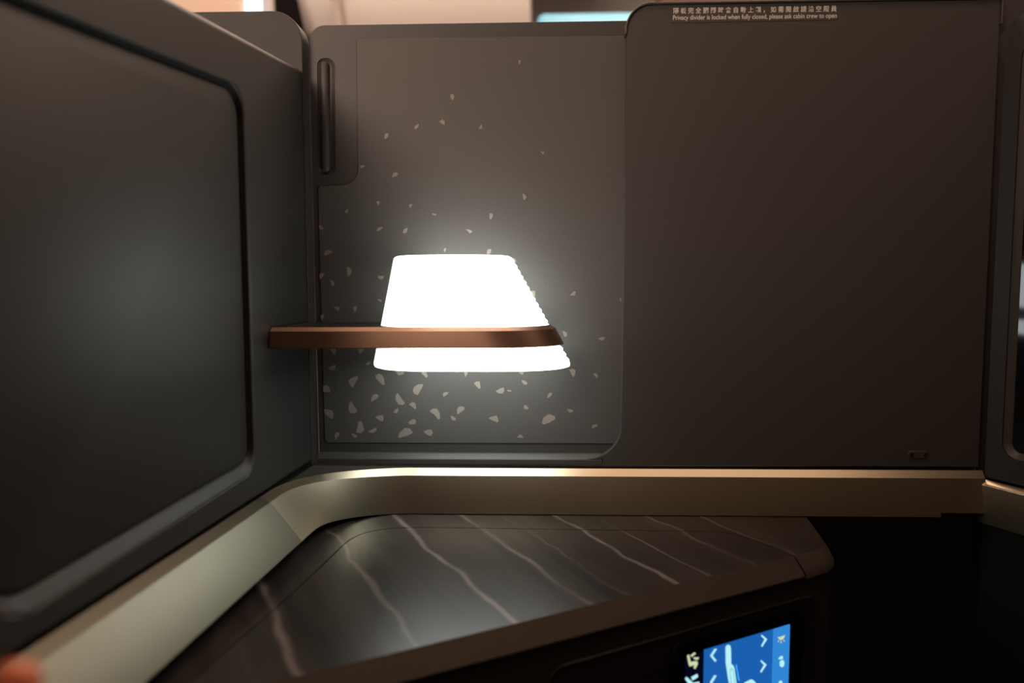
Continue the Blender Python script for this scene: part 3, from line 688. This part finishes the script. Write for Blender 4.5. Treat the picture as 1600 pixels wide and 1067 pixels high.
slab('cabin_partition', 200, 381, -60, 90, 1.3, 0.04, M_tan, 'blurred tan cabin partition at the top left behind the left wall', 'partition')
slab('light_panel', 382, 402, -60, 90, 1.28, 0.04, M_wlight, 'narrow white lit strip beside the tan partition, top left', 'light')
slab('grey_column', 403, 428, -60, 90, 1.34, 0.05, M_grey, 'blurred greyish pink column between the white strip and black curtain', 'column')
bm = bmesh.new()
v = [bm.verts.new(tuple(float(k) for k in onY(x, y, 1.16))) for x, y in ((424, -60), (446, -60), (473, 60), (430, 90))]
bm.faces.new(v); r = bmesh.ops.extrude_face_region(bm, geom=bm.faces[:]); bmesh.ops.translate(bm, verts=[g for g in r['geom'] if isinstance(g, bmesh.types.BMVert)], vec=(0, 0.05, 0))
tag(mesh_obj('black_curtain', bm, M_dark, bev=0.01), 'blurred black curtain edge above the rounded corner panel', 'curtain')
slab('blue_light_strip', 840, 1010, 16, 60, 1.5, 0.05, M_bluelight, 'blurred light blue mood light strip above the divider', 'mood light')
slab('brown_headrest', 1031, 1181, -60, 80, 1.1, 0.10, M_red, 'blurred dark red brown headrest shape just above the plain panel', 'headrest')

# ================================================================ fingertip at the bottom left corner
def hand():
    tip = CAM+ray(22, 1036)*0.205
    base = np.array(tip)
    V, E, Rr = [], [], []
    def add(p, r, par=None):
        V.append(tuple(p)); Rr.append(r)
        if par is not None: E.append((par, len(V)-1))
        return len(V)-1
    up = np.array([0.05, 0.25, 0.97]); up /= np.linalg.norm(up)
    side = np.array([1.0, 0.0, -0.05]); fwd = np.cross(up, side)
    knk = base-up*0.078-fwd*0.004
    wr = knk-up*0.085-side*0.028
    w0 = add(wr-up*0.20+np.array([-0.0, -0.10, 0]), 0.036); w1 = add(wr, 0.025, w0); pc = add(wr+up*0.04, 0.030, w1)
    for k, (dx, ln, r) in enumerate(((0.0, 1.0, 0.0082), (-0.023, 1.06, 0.0085), (-0.044, 1.0, 0.0082), (-0.063, 0.80, 0.0072))):
        kk = knk+side*dx-up*(0.040*min(k, 1)+0.006*k); i = add(kk-up*0.018, 0.013, pc)
        a = add(kk, r*1.12, i)
        cu = 0.15 if k == 0 else 0.95
        p = kk; d = up.copy()
        for seg, rr_ in ((0.040, 1.0), (0.023, 0.95), (0.016, 0.80)):
            d = d*cos(cu)+fwd*sin(cu)*(0.35 if k == 0 else 1.0); d /= np.linalg.norm(d); p = p+d*seg*ln; a = add(p, r*rr_, a)
    t = add(wr+up*0.025+side*0.026, 0.014, pc); t = add(wr+up*0.055+side*0.044+fwd*0.012, 0.0105, t); add(wr+up*0.082+side*0.050+fwd*0.022, 0.0085, t)
    me = bpy.data.meshes.new('person'); me.from_pydata(V, E, []); o = bpy.data.objects.new('person', me); C.objects.link(o)
    sk = o.modifiers.new('skin', 'SKIN'); sk.use_smooth_shade = True
    for i, r in enumerate(Rr): me.skin_vertices[0].data[i].radius = (r, r)
    me.skin_vertices[0].data[0].use_root = True
    sb = o.modifiers.new('sub', 'SUBSURF'); sb.levels = 2; sb.render_levels = 2
    me.materials.append(M_skin)
    return o
def hand_safe():
    me = bpy.data.meshes.new('tmp')
    return hand()
try:
    h_ = hand()
except Exception:
    # the skin layer exists only once the modifier is evaluated in some builds
    h_ = bpy.data.objects.get('person'); me = h_.data
    bm = bmesh.new(); bm.from_mesh(me); bm.verts.layers.skin.verify(); bm.to_mesh(me); bm.free(); raise
tag(h_, 'blurred orange fingertip of a hand raised close to the lens, bottom left', 'person')
